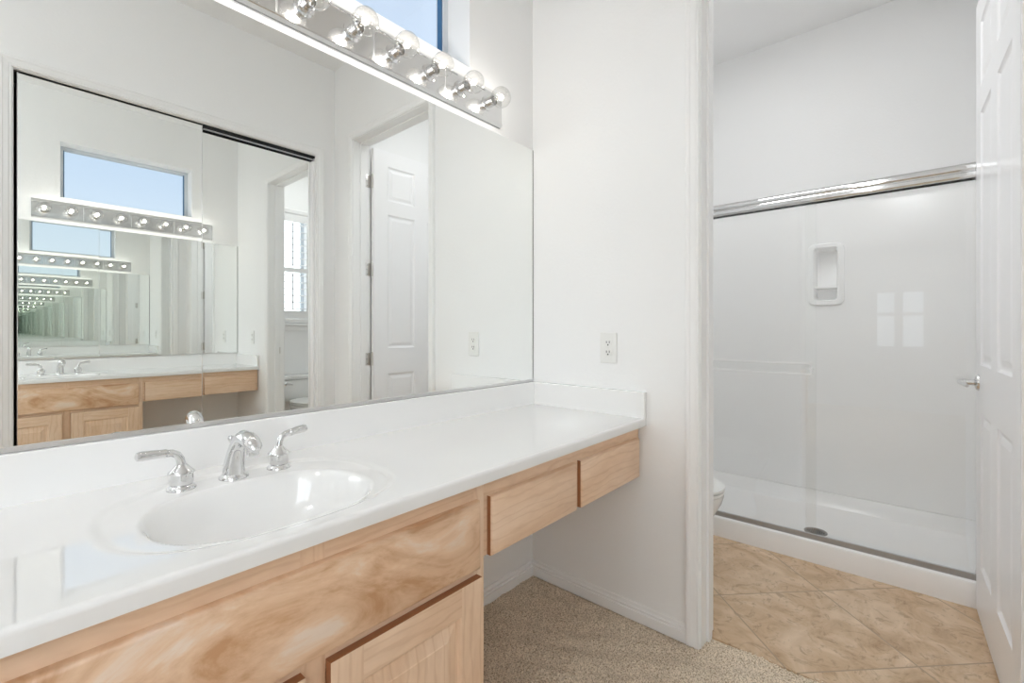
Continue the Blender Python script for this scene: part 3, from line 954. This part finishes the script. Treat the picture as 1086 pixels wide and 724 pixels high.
def socket(x):
    s = B()
    s.lathe((x, BYF + 0.0035, BZC), [(0.030, 0), (0.030, 0.002), (0.024, 0.004), (0.0195, 0.005), (0.0195, 0.013), (0.0205, 0.014), (0.0205, 0.016), (0.0195, 0.017), (0.0195, 0.024), (0.0205, 0.025), (0.0205, 0.027), (0.0190, 0.028), (0.0190, 0.039), (0.0170, 0.040), (0.0165, 0.010)], (0, -1, 0), 32)
    return mk('socket', s, M_chrome, lb, smooth=35)
for x in BUX: socket(x)

# ------------------------------------------------------------------ sliding closet mirrors
def closet_panel(x0, x1, y, z1, label):
    t = thing('closet_mirror_door', label, 'sliding door', ((x0 + x1) / 2, y, 0))
    b = B(); b.box(x0 + 0.002, x1 - 0.002, y - 0.006, y, 0.02, z1 - 0.002)
    o = mk('mirror_glass', b, [M_mirror, M_mirror_edge], t)
    for p in o.data.polygons: p.material_index = 0 if p.normal.y > 0.9 else 1
    b = B()
    b.box(x0, x0 + 0.003, y - 0.018, y + 0.0015, 0.012, z1); b.box(x1 - 0.003, x1, y - 0.018, y + 0.0015, 0.012, z1)
    b.box(x0, x1, y - 0.018, y - 0.006, 0.012, 0.03); b.box(x0, x1, y - 0.018, y - 0.006, z1 - 0.02, z1)
    mk('edge_trim', b, M_alu, t)
closet_panel(0.104, 0.864, -1.882, 2.366, 'left mirrored sliding closet door, in front, opposite the vanity')
closet_panel(0.800, 1.533, -1.907, 2.335, 'right mirrored sliding closet door, behind the left one')
b = B(); b.box(1.534, 1.5515, -1.935, -1.872, 0.0, 2.335, 0.002); S('trim_5', b, M_trim)
tr = thing('closet_door_track', 'dark double sliding track at the top of the closet opening', 'door track', (0.82, -1.9, 2.33))
b = B(); b.box(CX0, CX1, -1.934, -1.930, 2.330, CZ); b.box(0.866, CX1, -1.900, -1.897, 2.340, CZ); b.box(0.866, CX1, -1.880, -1.877, 2.356, CZ)
b.box(CX0, CX1, -1.934, -1.877, CZ - 0.003, CZ)
mk('channel', b, M_black, tr)
b = B(); b.box(0.87, CX1 - 0.002, -1.896, -1.881, 2.345, 2.350); mk('roller_rail', b, M_alu, tr)

# ------------------------------------------------------------------ wall outlet
ol = thing('wall_outlet', 'white duplex wall outlet on the end wall above the counter', 'outlet', (XE, -0.396, 1.0))
oy0, oy1, oz0, oz1 = -0.4346, -0.358, 1.0, 1.126
b = B(); b.box(XE - 0.006, XE - 0.0002, oy0, oy1, oz0, oz1, 0.003, 2)
mk('cover_plate', b, M_plastic, ol)
yc = (oy0 + oy1) / 2
for zc in (oz0 + 0.0445, oz0 + 0.0835):
    b = B()
    b.loft([[(xx, yc + 0.0168 * sgn_y, zc + zz) for sgn_y, zz in [(math.copysign(abs(math.cos(a)) ** .8, math.cos(a)), 0.0143 * max(-0.86, min(0.86, math.sin(a))) / 0.86) for a in [2 * PI * k / 24 for k in range(24)]]] for xx in (XE - 0.0055, XE - 0.0085)])
    r_ = mk('receptacle', b, M_plastic, ol)
    b = B()
    b.box(XE - 0.0092, XE - 0.0080, yc - 0.0078, yc - 0.0050, zc - 0.001, zc + 0.008); b.box(XE - 0.0092, XE - 0.0080, yc + 0.0050, yc + 0.0078, zc - 0.001, zc + 0.008)
    b.lathe((XE - 0.0085, yc, zc - 0.0075), [(0.0032, 0.0), (0.0032, 0.0008)], (-1, 0, 0), 12)
    mk('slot', b, M_slot, r_)
b = B(); b.lathe((XE - 0.0055, yc, oz0 + 0.064), [(0.0032, 0), (0.0025, 0.0015), (0, 0.0018)], (-1, 0, 0), 14); mk('screw', b, M_alu, ol)

# ------------------------------------------------------------------ the open six-panel door
HX, HY = XT + 0.007, -1.558
ang = math.radians(1.8)
U = Vector((math.cos(ang), math.sin(ang), 0)); N = Vector((-math.sin(ang), math.cos(ang), 0))
O = Vector((HX, HY, 0.012))
dr = thing('panel_door', 'white six-panel interior door standing open beside the shower', 'door', (HX, HY, 0))
DW, DHH, DT = 0.813, 2.425, 0.035
b = B()
b.panelled(O, U, (0, 0, 1), N, DT, [0, 0.112, 0.348, 0.465, 0.701, DW], [0, 0.205, 0.805, 0.990, 1.965, 2.065, 2.315, DHH], {(1, 1), (3, 1), (1, 3), (3, 3), (1, 5), (3, 5)},
           [(0, 0), (0.004, 0.004), (0.010, 0.0075), (0.016, 0.0085), (0.020, 0.0085), (0.040, 0.0025), (0.042, 0.0025)], back=True)
mk('door_leaf', b, M_door, dr)
def lever_set(side):
    n = N * side
    base = O + U * (DW - 0.066) + (N * 0 if side > 0 else -N * DT)
    base.z = 0.930
    b = B()
    b.lathe(base, [(0.032, 0), (0.032, 0.003), (0.029, 0.008), (0.020, 0.011), (0.012, 0.013), (0.0105, 0.040), (0.0, 0.041)], n, 32)
    rose = mk('lever_handle', b, M_chrome, dr, smooth=35, label='chrome lever handle')
    b = B()
    e_ = base + n * 0.040
    b.tube([base + n * 0.030, e_ + n * 0.006, e_ + n * 0.012 - U * 0.008, e_ + n * 0.012 - U * 0.03, e_ + n * 0.008 - U * 0.07 + Vector((0, 0, -0.002)), e_ + n * 0.003 - U * 0.105 + Vector((0, 0, -0.006))], [0.0105, 0.0115, 0.0115, 0.010, 0.009, 0.006], 18)
    mk('lever', b, M_chrome, rose, smooth=45)
lever_set(1); lever_set(-1) if False else None
for zc in (0.30, 0.927, 1.566, 2.197):
    b = B()
    b.tube([Vector((XT + 0.004, D1 + 0.022, zc - 0.046)), Vector((XT + 0.004, D1 + 0.022, zc + 0.046))], 0.0062, 14)
    b.lathe((XT + 0.004, D1 + 0.022, zc + 0.046), [(0.0075, 0), (0.0075, 0.004), (0, 0.007)], (0, 0, 1), 14)
    b.box(XT - 0.036, XT + 0.002, D1, D1 + 0.0022, zc - 0.045, zc + 0.045, 0.0006)
    b.box(HX - 0.003, HX - 0.0002, HY - 0.034, HY - 0.008, zc - 0.045, zc + 0.045, 0.0004)
    b.mi = 1
    for q in (-0.032, 0, 0.032):
        b.lathe((XT - 0.020 - 0.006 * (q == 0), D1 + 0.0022, zc + q), [(0.0042, 0), (0.0035, 0.0008), (0, 0.001)], (0, 1, 0), 10)
    mk('hinge', b, [M_nickel, M_dark], dr, smooth=40)

# ------------------------------------------------------------------ shower
CXF = 2.655
pn = thing('shower_pan', 'low white shower pan with a raised curb at the tile floor', 'shower pan', (3.05, -0.8, 0))
YA, YB = -1.622, -0.004
b = B()
b.loft([[(x, y, z) for (x, z) in [(CXF + 0.004, 0.0), (CXF, 0.094), (CXF + 0.004, 0.104), (CXF + 0.014, 0.109), (CXF + 0.075, 0.107), (CXF + 0.088, 0.100), (CXF + 0.105, 0.055), (CXF + 0.135, 0.045), (2.975, 0.038), (3.32, 0.048), (3.375, 0.058), (3.405, 0.085), (3.425, 0.130), (XS - 0.002, 0.133), (XS - 0.002, 0.0)]] for y in (YA, YB)])
o = mk('pan', b, M_acrylic, pn, smooth=28)
b = B(); b.lathe((2.972, -0.940, 0.0385), [(0.054, 0), (0.054, 0.004), (0.049, 0.005), (0.047, 0.002), (0, 0.002)], seg=36)
dn = mk('drain', b, M_dark, pn, smooth=40, label='round metal drain grate')
b = B()
for i in range(-4, 5):
    for j in range(-4, 5):
        if i * i + j * j <= 17:
            b.box(2.972 + i * 0.0092 - .003, 2.972 + i * 0.0092 + .003, -0.940 + j * 0.0092 - .003, -0.940 + j * 0.0092 + .003, 0.0402, 0.0412)
mk('grate_hole', b, M_hole, dn)
# surround: three glossy wall panels
sr = thing('shower_surround', 'glossy white shower wall surround above the pan', 'shower surround', (3.3, -0.8, 0.13))
DY0, DY1, DZ0, DZ1 = -1.030, -0.832, 1.285, 1.672
b = B()
ZS = 1.892
xf = XS - 0.012
r_ = 0.04
poly = [(CXF + 0.02, YB), (CXF + 0.02, YB - 0.010), (xf - r_, YB - 0.010)]
for k in range(1, 8):
    a = PI / 2 - k / 7 * PI / 2
    poly.append((xf - r_ + r_ * math.cos(a), YB - 0.010 - r_ + r_ * math.sin(a)))
poly += [(xf, YA + 0.010 + r_)]
for k in range(1, 8):
    a = -k / 7 * PI / 2
    poly.append((xf - r_ + r_ * math.cos(a), YA + 0.010 + r_ + r_ * math.sin(a)))
poly += [(CXF + 0.02, YA + 0.010), (CXF + 0.02, YA), (XS - 0.002, YA), (XS - 0.002, YB)]
b.prism(poly, 'Z', 0.1335, 1.318); b.prism(poly, 'Z', 1.640, ZS)
NY0, NY1 = -0.990, -0.872
b.prism([p for p in poly if p[1] > -0.8 and p[0] < XS - 0.003] + [(xf, NY1), (XS - 0.002, NY1), (XS - 0.002, YB)], 'Z', 1.318, 1.640)
b.prism([p for p in poly if p[1] < -0.8 and p[0] < XS - 0.003] + [(XS - 0.002, YA), (XS - 0.002, NY0), (xf, NY0)][0:0] + [], 'Z', 1.318, 1.640) if False else None
low = [p for p in poly if p[1] < -0.8 and p[0] < XS - 0.003]
b.prism([(xf, NY0)] + low + [(XS - 0.002, YA), (XS - 0.002, NY0)], 'Z', 1.318, 1.640)
mk('wall_panel', b, M_acrylic, sr, smooth=30)
# soap dish niche: rounded frame with a lower shelf
def rrect(y0, y1, z0, z1, r, x, bow=0.0, n=6):
    pts = []
    for (cy, cz, a0) in ((y1 - r, z1 - r, 0), (y0 + r, z1 - r, PI / 2), (y0 + r, z0 + r, PI), (y1 - r, z0 + r, 3 * PI / 2)):
        for k in range(n + 1):
            a = a0 + k / n * PI / 2
            pts.append((cy + r * math.cos(a), cz + r * math.sin(a)))
    zc, hz = (z0 + z1) / 2, (z1 - z0) / 2
    ycn = (y0 + y1) / 2
    return [(x, ycn + (p[0] - ycn) * (1 + bow * (1 - ((p[1] - zc) / hz) ** 2)), p[1]) for p in pts]
b = B()
b.loft([rrect(DY0 + .008, DY1 - .008, DZ0, DZ1, 0.035, xf, 0.10), rrect(DY0 + .010, DY1 - .010, DZ0 + .003, DZ1 - .003, 0.035, xf - 0.012, 0.10), rrect(DY0 + .018, DY1 - .018, DZ0 + .008, DZ1 - .008, 0.032, xf - 0.018, 0.10),
        rrect(DY0 + 0.036, DY1 - 0.036, DZ0 + 0.030, DZ1 - 0.026, 0.018, xf - 0.018, 0.05), rrect(DY0 + 0.042, DY1 - 0.044, DZ0 + 0.036, DZ1 - 0.034, 0.016, xf - 0.008, 0.05), rrect(DY0 + 0.046, DY1 - 0.048, DZ0 + 0.042, DZ1 - 0.044, 0.014, XS + 0.055, 0.0)], False, True)
sd_ = mk('soap_dish', b, M_acrylic, sr, smooth=40, label='moulded soap dish recess with a shelf')
b = B(); b.box(xf - 0.017, XS + 0.05, DY0 + 0.040, DY1 - 0.042, 1.390, 1.404, 0.004); mk('shelf', b, M_acrylic, sd_, smooth=40)

# sliding shower door
sdr = thing('shower_door', 'sliding clear glass shower door with chrome header rail', 'shower door', (2.69, -0.8, 0.12))
b = B()
hp = [(CXF - 0.004, 1.762), (CXF - 0.008, 1.768), (CXF - 0.008, 1.782), (CXF - 0.003, 1.787), (CXF - 0.001, 1.792), (CXF - 0.005, 1.798), (CXF - 0.005, 1.810), (CXF + 0.001, 1.820), (CXF + 0.008, 1.824), (CXF + 0.050, 1.824), (CXF + 0.060, 1.818), (CXF + 0.060, 1.762), (CXF + 0.052, 1.760), (CXF + 0.052, 1.80), (CXF + 0.004, 1.80), (CXF + 0.004, 1.760)]
YR = -1.538
b.prism(hp, 'Y', YR, YB - 0.012)
mk('header_rail', b, M_chrome, sdr, smooth=30)
b = B(); b.box(CXF - 0.012, CXF + 0.064, YR - 0.006, YR, 1.756, 1.828, 0.001); mk('rail_end_cap', b, M_alu, sdr)
b = B(); b.prism([(CXF + 0.018, 0.1085), (CXF + 0.016, 0.134), (CXF + 0.0175, 0.1355), (CXF + 0.026, 0.1355), (CXF + 0.027, 0.122), (CXF + 0.060, 0.120), (CXF + 0.062, 0.106)], 'Y', YR, YB - 0.012)
mk('bottom_track', b, M_track, sdr)
b = B(); b.box(CXF + 0.022, CXF + 0.058, YR - 0.02, YR + 0.004, 0.112, 0.146, 0.003); mk('track_stop', b, M_alu, sdr)
b = B(); b.box(CXF + 0.018, CXF + 0.024, -0.982, YB - 0.014, 0.137, 1.775, 0.0012); p1 = mk('outer_glass_panel', b, M_showerglass, sdr)
b = B(); b.box(CXF + 0.042, CXF + 0.048, YR + 0.002, -0.935, 0.126, 1.775, 0.0012); mk('inner_glass_panel', b, M_showerglass, sdr)
b = B()
for z in (0.920, 0.972):
    b.box(CXF - 0.020, CXF - 0.014, -0.968, -0.10, z - 0.0035, z + 0.0035, 0.001)
for y in (-0.968, -0.104):
    b.box(CXF - 0.020, CXF - 0.014, y, y + 0.004, 0.917, 0.975, 0.001)
    b.lathe((CXF + 0.018, y + 0.004, 0.946), [(0.006, 0), (0.006, 0.034)], (-1, 0, 0), 14)
b.box(CXF - 0.019, CXF - 0.016, -0.966, -0.10, 0.921, 0.971)
tb = mk('towel_bar', b, [M_bar, M_showerglass], p1, label='double-line towel bar')
bb_ = tb.data
# the thin plate between the two rods is clear
for p in bb_.polygons:
    if abs(p.normal.x) > 0.99 and p.area > 0.03: p.material_index = 1

# ------------------------------------------------------------------ toilet
TXC = 2.225
tl = thing('toilet', 'white two-piece toilet beneath the shuttered window beside the shower', 'toilet', (TXC, -0.4, 0))
def ov(cy, a, bf, bb2, z, n=36, e=2.2, cx=TXC):
    pts = []
    for k in range(n):
        t = 2 * PI * k / n
        cs, sn = math.cos(t), math.sin(t)
        xx = math.copysign(abs(cs) ** (2 / e), cs) * a
        yy = math.copysign(abs(sn) ** (2 / e), sn) * (bb2 if sn > 0 else bf)
        pts.append((cx + xx, cy + yy, z))
    return pts
b = B()
b.loft([ov(-0.38, 0.105, 0.235, 0.19, 0.0), ov(-0.38, 0.105, 0.235, 0.19, 0.03), ov(-0.38, 0.095, 0.215, 0.18, 0.10), ov(-0.39, 0.105, 0.215, 0.18, 0.18), ov(-0.42, 0.145, 0.215, 0.20, 0.26), ov(-0.44, 0.175, 0.230, 0.22, 0.325), ov(-0.445, 0.183, 0.235, 0.225, 0.360), ov(-0.445, 0.183, 0.235, 0.225, 0.373), ov(-0.445, 0.150, 0.195, 0.16, 0.373), ov(-0.445, 0.12, 0.16, 0.12, 0.29), ov(-0.43, 0.05, 0.06, 0.05, 0.22)], True, True)
mk('bowl', b, M_porcelain, tl, smooth=50)
b = B()
b.loft([ov(-0.445, 0.176, 0.230, 0.20, 0.375), ov(-0.445, 0.184, 0.238, 0.21, 0.378), ov(-0.445, 0.184, 0.238, 0.21, 0.388), ov(-0.445, 0.178, 0.232, 0.205, 0.391)])
mk('seat', b, M_plastic, tl, smooth=50)
b = B()
b.loft([ov(-0.445, 0.178, 0.232, 0.21, 0.394), ov(-0.445, 0.186, 0.239, 0.215, 0.397), ov(-0.445, 0.186, 0.239, 0.215, 0.406), ov(-0.445, 0.17, 0.22, 0.20, 0.412), ov(-0.445, 0.10, 0.14, 0.12, 0.415)])
mk('lid', b, M_plastic, tl, smooth=50)
b = B(); b.box(TXC - 0.205, TXC + 0.205, -0.205, -0.012, 0.375, 0.605, 0.022, 4)
tk = mk('tank', b, M_porcelain, tl, smooth=60)
b = B(); b.box(TXC - 0.215, TXC + 0.215, -0.214, -0.008, 0.607, 0.648, 0.012, 4); mk('tank_lid', b, M_porcelain, tl, smooth=60)
b = B()
b.lathe((TXC - 0.150, -0.205, 0.565), [(0.016, 0), (0.016, 0.006), (0.008, 0.012), (0.006, 0.018)], (0, -1, 0), 20)
b.tube([(TXC - 0.150, -0.222, 0.565), (TXC - 0.125, -0.226, 0.563), (TXC - 0.085, -0.224, 0.556)], [0.006, 0.006, 0.007], 12)
mk('flush_lever', b, M_chrome, tk, smooth=45)

# ------------------------------------------------------------------ plantation shutters on the toilet window
sh = thing('plantation_shutter', 'white louvred plantation shutter in the window above the toilet', 'shutter', (2.22, 0.0, 1.19))
SX0, SX1, SZ0, SZ1 = 2.062, 2.386, 1.340, 2.325
b = B(); b.frame((0, W0, 0), (1, 0, 0), (0, 0, 1), (0, -1, 0), (2.022, 2.424, 1.262, 2.405), [(0, -0.02), (0, 0.014), (0.012, 0.022), (0.045, 0.022), (0.055, 0.012), (0.055, 0)], closed=True)
mk('frame', b, M_shutter, sh)
b = B()
ys0, ys1 = W0 - 0.016, W0 + 0.010
b.box(2.024, SX0, ys0, ys1, 1.264, 2.403, 0.002); b.box(SX1, 2.422, ys0, ys1, 1.264, 2.403, 0.002)
b.box(SX0, SX1, ys0, ys1, 1.264, SZ0, 0.002); b.box(SX0, SX1, ys0, ys1, SZ1, 2.403, 0.002)
b.box(SX0, SX1, ys0, ys1, 1.768, 1.815, 0.002)
mk('shutter_panel', b, M_shutter, sh)
zz = []
z = 1.815 + 0.035
while z < SZ1 - 0.02: zz.append(z); z += 0.0735
z = 1.768 - 0.035
while z > SZ0 + 0.02: zz.append(z); z -= 0.0735
for z in zz:
    b = B()
    a = math.radians(12)
    ring = []
    for k in range(12):
        t = 2 * PI * k / 12
        py, pz = 0.031 * math.cos(t), 0.005 * math.sin(t)
        ring.append((W0 - 0.003 + py * math.cos(a) - pz * math.sin(a), z + py * math.sin(a) + pz * math.cos(a)))
    b.prism(ring, 'X', SX0 + 0.001, SX1 - 0.001)
    mk('louvre', b, M_shutter, sh, smooth=50)
for z0_, z1_ in ((1.36, 1.755), (1.83, 2.31)):
    b = B(); b.box(2.219, 2.229, W0 - 0.046, W0 - 0.036, z0_, z1_, 0.002); mk('tilt_rod', b, M_rod, sh)
b = B(); b.box(1.96, 2.486, W0 - 0.040, W0, 1.180, 1.200, 0.004); b.box(1.975, 2.47, W0 - 0.014, W0, 1.125, 1.180, 0.004)
S('trim_6', b, M_trim)
